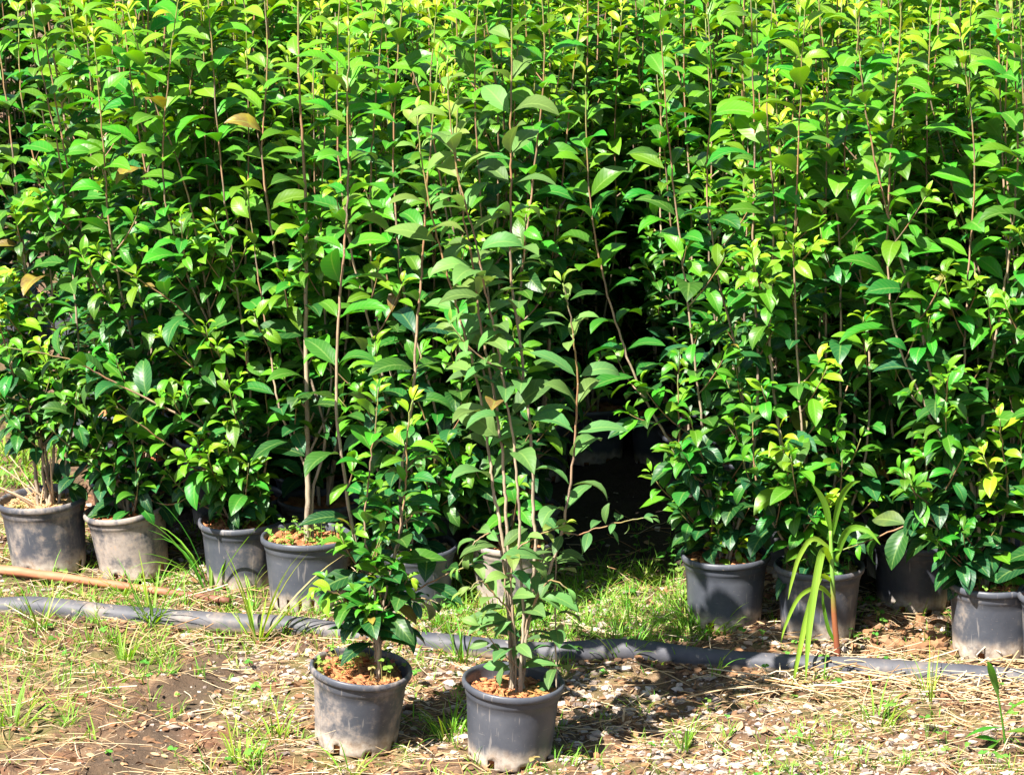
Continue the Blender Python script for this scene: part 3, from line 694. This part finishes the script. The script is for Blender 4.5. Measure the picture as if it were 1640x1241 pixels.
def block():
    rng = np.random.default_rng(77); used = set(); n = 0
    along = norm(bJ - bA); back = np.array([-along[1], along[0], 0]) ; back = back if back[1] > 0 else -back
    for r in range(1, 15):
        for t in np.arange(-1.6, 3.3, .235):
            p = bA + along * (t + .11 * (r % 2)) + back * (.215 * r + .03) + np.array([rng.normal() * .02, rng.normal() * .02, 0]); p[2] = 0
            ppx, ppy = to_px(p)
            edge = 820 + FOC * 0
            if p[0] > 1.62 + .0 * r or p[0] < -2.0 or p[1] > 9.3: continue
            if (p[0] < -1.20 and p[1] < 8.75) or (p[0] < -.98 and p[1] < 7.15): continue
            if r <= 5 and 866 < to_px(p + [0, 0, .4])[0] < (1150 if r < 4 else 1078): continue
            if min(np.hypot(*(p - q)[:2]) for q, _ in ROW) < .19: continue
            k = int(rng.integers(0, len(PROTOS)))
            o = PROTOS[k] if k not in used else copy_tree(PROTOS[k])
            used.add(k); n += 1
            o.location = [float(c) for c in p]; o.rotation_euler = (0, 0, rng.random() * 6.28)
            sc = rng.uniform(.9, 1.08); o.scale = (sc, sc, sc)
    for k, pr in enumerate(PROTOS):
        if k not in used:
            for ch in list(pr.children_recursive): bpy.data.objects.remove(ch)
            bpy.data.objects.remove(pr)
    print("block shrubs", n)
block()

# ------------------------------------------------------------------ pipe and pole
def pipe():
    px = [(-160, 955), (-40, 966), (60, 973), (200, 985), (350, 996), (480, 1004), (600, 1018), (700, 1030), (860, 1043), (1000, 1050), (1130, 1056), (1260, 1064), (1400, 1071), (1520, 1078), (1640, 1084), (1800, 1096)]
    rng = np.random.default_rng(3)
    pts = [on_ground(x, y, .015) + [0, 0, rng.normal() * .004] for x, y in px]
    P = spline(pts, 120); P[:, 2] -= np.clip((P[:, 0] - .95) / .5, 0, 1) * .012
    mb = MB(); tube(mb, P, .0240, 28)
    tag(mb.build("water_pipe", pipe_material()), "long dusty grey plastic pipe lying along the ground in front of the row of pots", "pipe")
    a, b = on_ground(-60, 905, .02), on_ground(368, 962, .012)
    P = spline([a, a * .7 + b * .3 + [0, 0, .003], a * .35 + b * .65 + [0, .004, 0], b], 40)
    mb = MB(); tube(mb, P, np.linspace(.0125, .0075, 40) * (1 + .05 * np.sin(np.arange(40) * .9)), 14)
    tag(mb.build("wooden_pole", pole_material()), "bare orange wooden pole lying in front of the two leftmost pots", "pole")
pipe()

# ------------------------------------------------------------------ gravel, straw, litter, grass
def clear_of_pots(x, y, m=.0):
    for q, _ in ROW:
        if (x - q[0]) ** 2 + (y - q[1]) ** 2 < (.085 + m) ** 2: return False
    return True
def under_block(x, y): return x > -1.0 and y + .29 * x > 6.56
def in_shade_streak(x, y): return abs(x - .2 * y + SHADE_STREAK) < .05 + .03 * math.sin(y * 17) and y < 5.86  # inside the painted shadow streak, where scatter is thinned
def rand_ground(rng, n, ymax=6.9):
    out = []
    while len(out) < n:
        y = rng.uniform(4.95, ymax); x = rng.uniform(-.2 * y, .2 * y)
        if clear_of_pots(x, y) and not (under_block(x, y) and rng.random() < .93): out.append((x, y))
    return out
def gravel():
    rng = np.random.default_rng(9); mb = MB()
    for x, y in rand_ground(rng, 30000, 7.2):
        w = float(vnoise(x * 2.3 + 7, y * 2.3, 21)) * .6 + float(vnoise(x * 7, y * 7, 22)) * .4 + .10 * (x > 0)
        if rng.random() > (w - .33) * 1.55 or (in_shade_streak(x, y) and rng.random() < .75): continue
        r = .0018 + .0075 * rng.random() ** 2.6
        add_stone(mb, np.array([x, y, float(gh(x, y)) + r * rng.uniform(-.1, .55)]), r, rng, min(1, max(0, rng.normal(.36, .27))))
    o = mb.build("gravel", STONE, smooth=False); o["kind"] = "stuff"
    mb = MB()
    for x, y in rand_ground(rng, 12000, 7.2):
        if rng.random() > 1.9 * float(vnoise(x * 3.3 + 17, y * 3.3, 25)) - .35 or (in_shade_streak(x, y) and rng.random() < .8): continue
        r = .0018 + .0075 * rng.random() ** 2.6
        add_stone(mb, np.array([x, y, float(gh(x, y)) + r * rng.uniform(-.2, .5)]), r, rng, min(1, max(0, rng.normal(.30, .25))))
    for _ in range(1500):                            # earth and grit banked against the pipe
        px = rng.uniform(-20, 1660); c = on_ground(px, 972 + px * .0685 + (27 if rng.random() < .7 else -12) + rng.normal() * 5); r = .0018 + .006 * rng.random() ** 2
        add_stone(mb, np.array([c[0], c[1], float(gh(c[0], c[1])) + r * rng.uniform(.2, 1.6)]), r, rng, min(1, max(0, rng.normal(.4, .3))))
    for _ in range(260):
        c = on_ground(rng.uniform(1385, 1512), rng.uniform(995, 1052)); r = .003 + .012 * rng.random() ** 2
        add_stone(mb, np.array([c[0], c[1], float(gh(c[0], c[1])) + r * .5]), r, rng, rng.uniform(.5, .85))
    o = mb.build("soil_clods", CLOD, smooth=False); o["kind"] = "stuff"
gravel()
def straw():
    rng = np.random.default_rng(10); mb = MB()
    for x, y in rand_ground(rng, 6200):
        if rng.random() > .25 + .9 * float(vnoise(x * 2.6, y * 2.6, 31)) or (in_shade_streak(x, y) and rng.random() < .85): continue
        Ln = rng.uniform(.02, .07) if rng.random() < .7 else rng.uniform(.07, .22); a = rng.normal(0.1, .75) + (math.pi if rng.random() < .5 else 0)
        d = np.array([math.cos(a), math.sin(a)]) * Ln / 2; bend = rng.normal(size=2) * Ln * .09; P = []
        lift = rng.uniform(.001, .010); tiltz = rng.normal() * .10 * Ln
        for u in np.linspace(-1, 1, 6):
            q = np.array([x, y]) + d * u + bend * (1 - u * u); P.append([q[0], q[1], float(gh(q[0], q[1])) * .6 + lift + .004 + tiltz * u])
        tube(mb, P, np.linspace(1, .5, 6) * rng.uniform(.0004, .0015), 4, (rng.beta(1.5, 1.5), 0, 0, 1), cap=False)
    # the drift of pale stalks over the right end of the pipe
    for _ in range(190):
        c = on_ground(1700 - 520 * rng.random() ** 1.6, rng.normal(1104, 20), 0); Ln = rng.uniform(.05, .24); a = rng.normal(.15, .5)
        d = np.array([math.cos(a), math.sin(a), rng.normal() * .12]) * Ln / 2; m = c + [0, 0, rng.uniform(.004, .030)]
        tube(mb, spline([m - d, m + rng.normal(size=3) * .008, m + d], 6), rng.uniform(.0005, .0019), 4, (rng.uniform(.15, 1), 0, 0, 1), cap=False)
    o = mb.build("straw", STRAW); o["kind"] = "stuff"
    mb = MB(); lv = []
    for x, y in rand_ground(rng, 2600):
        a = rng.random() * 6.28; L = rng.uniform(.008, .03)
        lv.append((np.array([x, y, float(gh(x, y)) + .004]), np.array([math.cos(a), math.sin(a), rng.normal() * .25]), UP + rng.normal(size=3) * .4, L, L * rng.uniform(.25, .6), rng.normal() * .9, rng.uniform(.0, .6), rng.beta(1.5, 1.5), 0))
    add_leaves(mb, lv); o = mb.build("leaf_litter", LITTER); o["kind"] = "stuff"
straw()

def blade(V, F, C, p, d, L, w, bend, rnd, age, m=6):
    """one curved grass blade as a ribbon folded along its middle"""
    side = norm(np.cross(d, UP) + 1e-6); i0 = len(V)
    hd = norm([d[0], d[1], 0]) if abs(d[0]) + abs(d[1]) > 1e-6 else np.array([1, 0, 0])
    el = math.asin(max(-1, min(1, d[2]))); q = np.array(p, float)
    for i in range(m + 1):
        u = i / m; ww = w * (1 - u ** 2.2) * (.55 + .45 * min(1, u * 5)) + .0002
        e = el - bend * u ** 1.3
        nrm = np.cross(side, hd * math.cos(e) + UP * math.sin(e))
        V.append(q - side * ww + nrm * ww * .45); V.append(q.copy()); V.append(q + side * ww + nrm * ww * .45)
        for s_ in (1, 0, 1): C.append((rnd, age, .3 + .7 * s_, u))
        q = q + (hd * math.cos(e) + UP * math.sin(e)) * L / m
    for i in range(m):
        a = i0 + 3 * i; F.append((a, a + 1, a + 4, a + 3)); F.append((a + 1, a + 2, a + 5, a + 4))
def tuft_geo(V, F, C, c, n, h, spread, rng, age=.35, w=.0018, bend=1.1, up=.9):
    for _ in range(n):
        a = rng.random() * 6.28; r = spread * math.sqrt(rng.random())
        x, y = c[0] + r * math.cos(a), c[1] + r * math.sin(a)
        a2 = a + rng.normal() * .6; e = R(rng.uniform(48, 88)) * up
        d = np.array([math.cos(a2) * math.cos(e), math.sin(a2) * math.cos(e), math.sin(e)])
        blade(V, F, C, (x, y, float(gh(x, y)) - .003), d, h * rng.uniform(.45, 1.15), w * rng.uniform(.6, 1.3), bend * rng.uniform(.2, 1.4), rng.random(), min(1, max(0, rng.normal(age, .18))))
def grass():
    rng = np.random.default_rng(12); V, F, C = [], [], []
    for x, y in rand_ground(rng, 4300):
        w = float(vnoise(x * 2.1 + 3, y * 2.1 + 9, 41)) * .6 + float(vnoise(x * 8, y * 8, 42)) * .4
        px, py = to_px((x, y, 0))
        lush = (690 < px < 1100 and 900 < py < 1030)
        if not lush and rng.random() > (w - .28) * 1.8: continue
        if py > 1080 and px > 900 and rng.random() < .45: continue
        tuft_geo(V, F, C, (x, y), int(rng.integers(3, 10)), rng.uniform(.016, .058) * (1.25 if lush else 1), .014, rng, .45 if lush else .5, .0011, 1.0)
    for _ in range(300):                             # bright grass between the pipe and the dark gap
        c = on_ground(rng.uniform(690, 1110), rng.uniform(925, 1035)); tuft_geo(V, F, C, c, int(rng.integers(4, 12)), rng.uniform(.025, .07), .018, rng, .48, .0012, 1.0)
    for _ in range(110):                             # along both sides of the pipe and at the feet of the pots
        px = rng.uniform(-20, 1150); c = on_ground(px, 968 + px * .075 + rng.normal() * 16 - (26 if rng.random() < .5 else -12))
        if clear_of_pots(c[0], c[1]): tuft_geo(V, F, C, c, int(rng.integers(4, 12)), rng.uniform(.03, .09), .014, rng, .48, .0013, 1.0)
    for _ in range(30):                             # the weedy left foreground
        c = on_ground(rng.uniform(-20, 480), rng.uniform(1010, 1240))
        if not in_shade_streak(c[0], c[1]): tuft_geo(V, F, C, c, int(rng.integers(4, 11)), rng.uniform(.02, .07), .02, rng, .55, .0013, 1.0)
    for _ in range(60):                              # sunlit weeds behind the left end of the row
        c = on_ground(rng.uniform(-40, 90), rng.uniform(690, 800)); tuft_geo(V, F, C, c, 9, rng.uniform(.03, .12), .03, rng, .55, .0022, 1.0)
    mb = MB(); mb.add(V, F, None, np.array(C)); o = mb.build("grass", GRASS); o["kind"] = "stuff"
    mb = MB(); rng = np.random.default_rng(14)
    pts = [on_ground(rng.uniform(1030, 1090), rng.uniform(880, 925))[:2] for _ in range(30)] + [on_ground(rng.uniform(960, 1060), rng.uniform(870, 930))[:2] for _ in range(14)]
    pts += [on_ground(rng.uniform(560, 760), rng.uniform(985, 1015))[:2] for _ in range(36)] + [on_ground(rng.uniform(1350, 1420), rng.uniform(980, 1040))[:2] for _ in range(16)]
    pts += [p for p in rand_ground(rng, 160)]
    pts += [on_ground(rng.uniform(-30, 80), rng.uniform(640, 800))[:2] for _ in range(60)]
    clover_patch(mb, rng, pts, lambda x, y: float(gh(x, y)), .0062, .3); o = mb.build("clover_cover", CLOVER); o["kind"] = "stuff"
grass()

GT = "grass tufts growing on the gravel"
TUFTS = [  # px, py, blades, height, spread, age, width, bend, label
 (245, 1000, 34, .17, .022, .22, .0022, .9, "dark green grass tuft over the left part of the pipe, below the pole"),
 (335, 950, 15, .24, .018, .42, .0030, 1.5, "tuft of long arching grass blades between the mud-stained pot and brown pot"),
 (412, 1026, 16, .24, .012, .62, .0030, .5, "upright yellow green grass tuft in front of the pipe, beside the slotted black pot"),
 (1125, 1012, 80, .12, .060, .30, .0020, 1.2, "wide bushy green grass clump at the foot of the black pot with the sprout"),
 (62, 1010, 18, .13, .020, .55, .0020, .9, "thin pale grass tuft at the left end of the pipe"),
 (718, 1180, 46, .10, .030, .35, .0016, .8, "short green grass tuft in the shade between the two front pots"),
 (735, 1060, 15, .14, .018, .15, .0022, 1.0, "dark grass tuft behind the two front pots, crossing the pipe"),
 (20, 1160, 30, .12, .035, .50, .0022, 1.1, "light green grass tuft low at the left edge"),
 (1003, 1060, 26, .13, .030, .45, .0016, .9, "fine grass tuft on the pipe below the dark gap"),
 (440, 1185, 22, .10, .030, .70, .0020, 1.1, "straggly yellowish grass tuft left of the weathered front pot"),
 (385, 1225, 26, .09, .030, .50, .0020, 1.0, "bright low grass tuft at the bottom edge, left of the front pots"),
 (1310, 1105, 14, .07, .020, .50, .0017, .9, "small grass tuft under the tips of the hanging strap leaves"),
 (1405, 1160, 30, .09, .040, .42, .0016, .9, "green grass tuft on the gravel, between the strap-leaved weed and the right edge"),
 (1095, 1205, 16, .08, .012, .60, .0017, .6, "small upright pale grass tuft on the bare gravel near the bottom edge"),
 (1330, 1215, 34, .045, .040, .45, .0014, 1.0, "very short bright grass patch at the bottom edge, right of centre"),
 (1490, 1130, 12, .16, .030, .66, .0012, .6, "tall thin dry seed grass by the straw drift near the right pot"),
 (560, 1238, 12, .09, .020, .50, .0020, .9, "little grass tuft at the bottom edge right under the weathered front pot"),
 (800, 985, 40, .11, .040, .55, .0018, .9, "bright lush grass tuft behind the pipe at the foot of the nearly hidden pot"),
 (200, 1060, 16, .11, .020, .60, .0020, 1.0, "sparse yellow green tuft in front of the pipe near the left edge"),
]
for (px, py, n, h, sp_, ag, w, bd, lab) in TUFTS:
    rng = np.random.default_rng(int(px * 7 + py)); c = on_ground(px, py); V, F, C = [], [], []
    tuft_geo(V, F, C, c, n, h, sp_, rng, ag, w, bd)
    org = np.array([c[0], c[1], float(gh(c[0], c[1]))]); mb = MB(); mb.add(V, F, None, np.array(C))
    o = mb.build("grass_tuft", GRASS, origin=org); o.location = org; tag(o, lab, "grass tuft", GT)

def strap_weed():
    rng = np.random.default_rng(41); c = on_ground(1340, 1052); Y = c[1]
    root = empty("strap_leaved_weed", c, "tall weed with a red stem base and long hanging strap leaves by the pipe", "weed")
    P = spline([on_depth(1343, 1052, Y) - [0, 0, .01], on_depth(1336, 985, Y), on_depth(1333, 920, Y - .01), on_depth(1330, 850, Y - .01)], 24)
    k = NT("red_green_stem"); r, g, b, a = k.attr(); k.l(k.ramp(g, [(0, (.17, .042, .022)), (.35, (.26, .09, .035)), (.6, (.16, .30, .05)), (1, (.20, .40, .05))]), k.b.inputs["Base Color"]); k.b.inputs["Roughness"].default_value = .5
    Cc = np.zeros((24, 4)); Cc[:, 1] = np.linspace(0, 1, 24)
    mb = MB(); tube(mb, P, np.linspace(.0072, .0036, 24), 10, Cc); mb.build("stem", k.m, root, origin=c)
    def strap(pxs, w, age, dy):
        pts = [on_depth(x, y, Y + d_) for (x, y), d_ in zip(pxs, np.linspace(0, dy, len(pxs)))]
        Pp = spline(pts, 22); T = norm_rows(np.gradient(Pp, axis=0)); V, F, C = [], [], []
        for i, (q, t) in enumerate(zip(Pp, T)):
            u = i / 21; s_ = norm(np.cross(t, [.25, -1, .1])); nn = np.cross(s_, t); ww = w * min(1, .45 + 2.2 * u) * (1 - u ** 3.0) + .0003
            V += [q - s_ * ww + nn * ww * .35, q, q + s_ * ww + nn * ww * .35]; C += [(.5, age, 1, u), (.5, age, 0, u), (.5, age, 1, u)]
        for i in range(21):
            a_ = 3 * i; F += [(a_, a_ + 1, a_ + 4, a_ + 3), (a_ + 1, a_ + 2, a_ + 5, a_ + 4)]
        mb = MB(); mb.add(V, F, None, np.array(C)); mb.build("blade", GRASS, root, origin=c)
    strap([(1334, 905), (1318, 880), (1306, 930), (1296, 1000), (1292, 1050), (1290, 1090)], .0088, .62, -.26)
    strap([(1334, 930), (1312, 925), (1292, 985), (1280, 1040), (1272, 1080), (1268, 1100)], .0068, .64, -.28)
    strap([(1332, 880), (1302, 862), (1280, 890), (1268, 930), (1262, 960)], .0056, .60, -.06)
    strap([(1335, 960), (1312, 940), (1280, 955), (1258, 1000), (1250, 1030)], .0050, .50, -.12)
    strap([(1338, 900), (1350, 860), (1365, 845), (1390, 850), (1410, 872)], .0080, .35, -.04)
    strap([(1330, 850), (1322, 812), (1312, 790), (1300, 775)], .0070, .45, -.03)
    strap([(1332, 860), (1345, 800), (1362, 775), (1378, 770)], .0070, .42, -.05)
    strap([(1338, 1030), (1326, 1005), (1318, 965), (1317, 940)], .0040, .30, -.02)
def norm_rows(a): return a / (np.linalg.norm(a, axis=1)[:, None] + 1e-12)
strap_weed()

def broad_weed():
    rng = np.random.default_rng(43); c = on_ground(1612, 1195); Y = c[1]; lv = []; mb = MB()
    tube(mb, spline([c - [0, 0, .01], on_depth(1606, 1160, Y), on_depth(1598, 1110, Y)], 8), np.linspace(.003, .0015, 8), 6, (.5, .2, 1, .5))
    for (x, y, dx, dz, L, ag) in ((1606, 1165, -1, .15, .085, .12), (1608, 1180, -.7, -.35, .09, .12), (1600, 1120, -.35, 1.2, .13, .15), (1610, 1172, .9, .3, .08, .2), (1606, 1150, .5, .9, .08, .25), (1602, 1190, -.9, .6, .06, .2)):
        d = norm([dx, -.35, dz]); lv.append((on_depth(x, y, Y), d, UP + SUN * .5 + rng.normal(size=3) * .2, L, .016, .6, .5, rng.random(), ag))
    add_leaves(mb, lv); o = mb.build("broadleaf_weed", GRASS, origin=c); o.location = c
    tag(o, "dark green broad-bladed weed sprawling near the bottom right corner", "weed")
    c = on_ground(1003, 1160); mb = MB()
    for _ in range(90):
        a = rng.random() * 6.28; e = rng.uniform(.1, 1.3); L = rng.uniform(.008, .024); p = c + np.array([rng.normal() * .007, rng.normal() * .005, .002])
        tube(mb, [p, p + np.array([math.cos(a) * math.cos(e), math.sin(a) * math.cos(e), math.sin(e)]) * L], [.0012, .0004], 4, (rng.uniform(0, .25), 0, 0, 1), cap=False)
    p = c + [-.006, 0, 0]; tube(mb, spline([p, p + [0, 0, .018], p + [.003, 0, .034]], 6), np.linspace(.0038, .0016, 6), 6, (.7, 0, 0, 1))
    o = mb.build("dry_stub", STRAW, origin=c); o.location = c; tag(o, "small rusty brown stub with frayed roots on the gravel right of the front pots", "plant stub")
broad_weed()
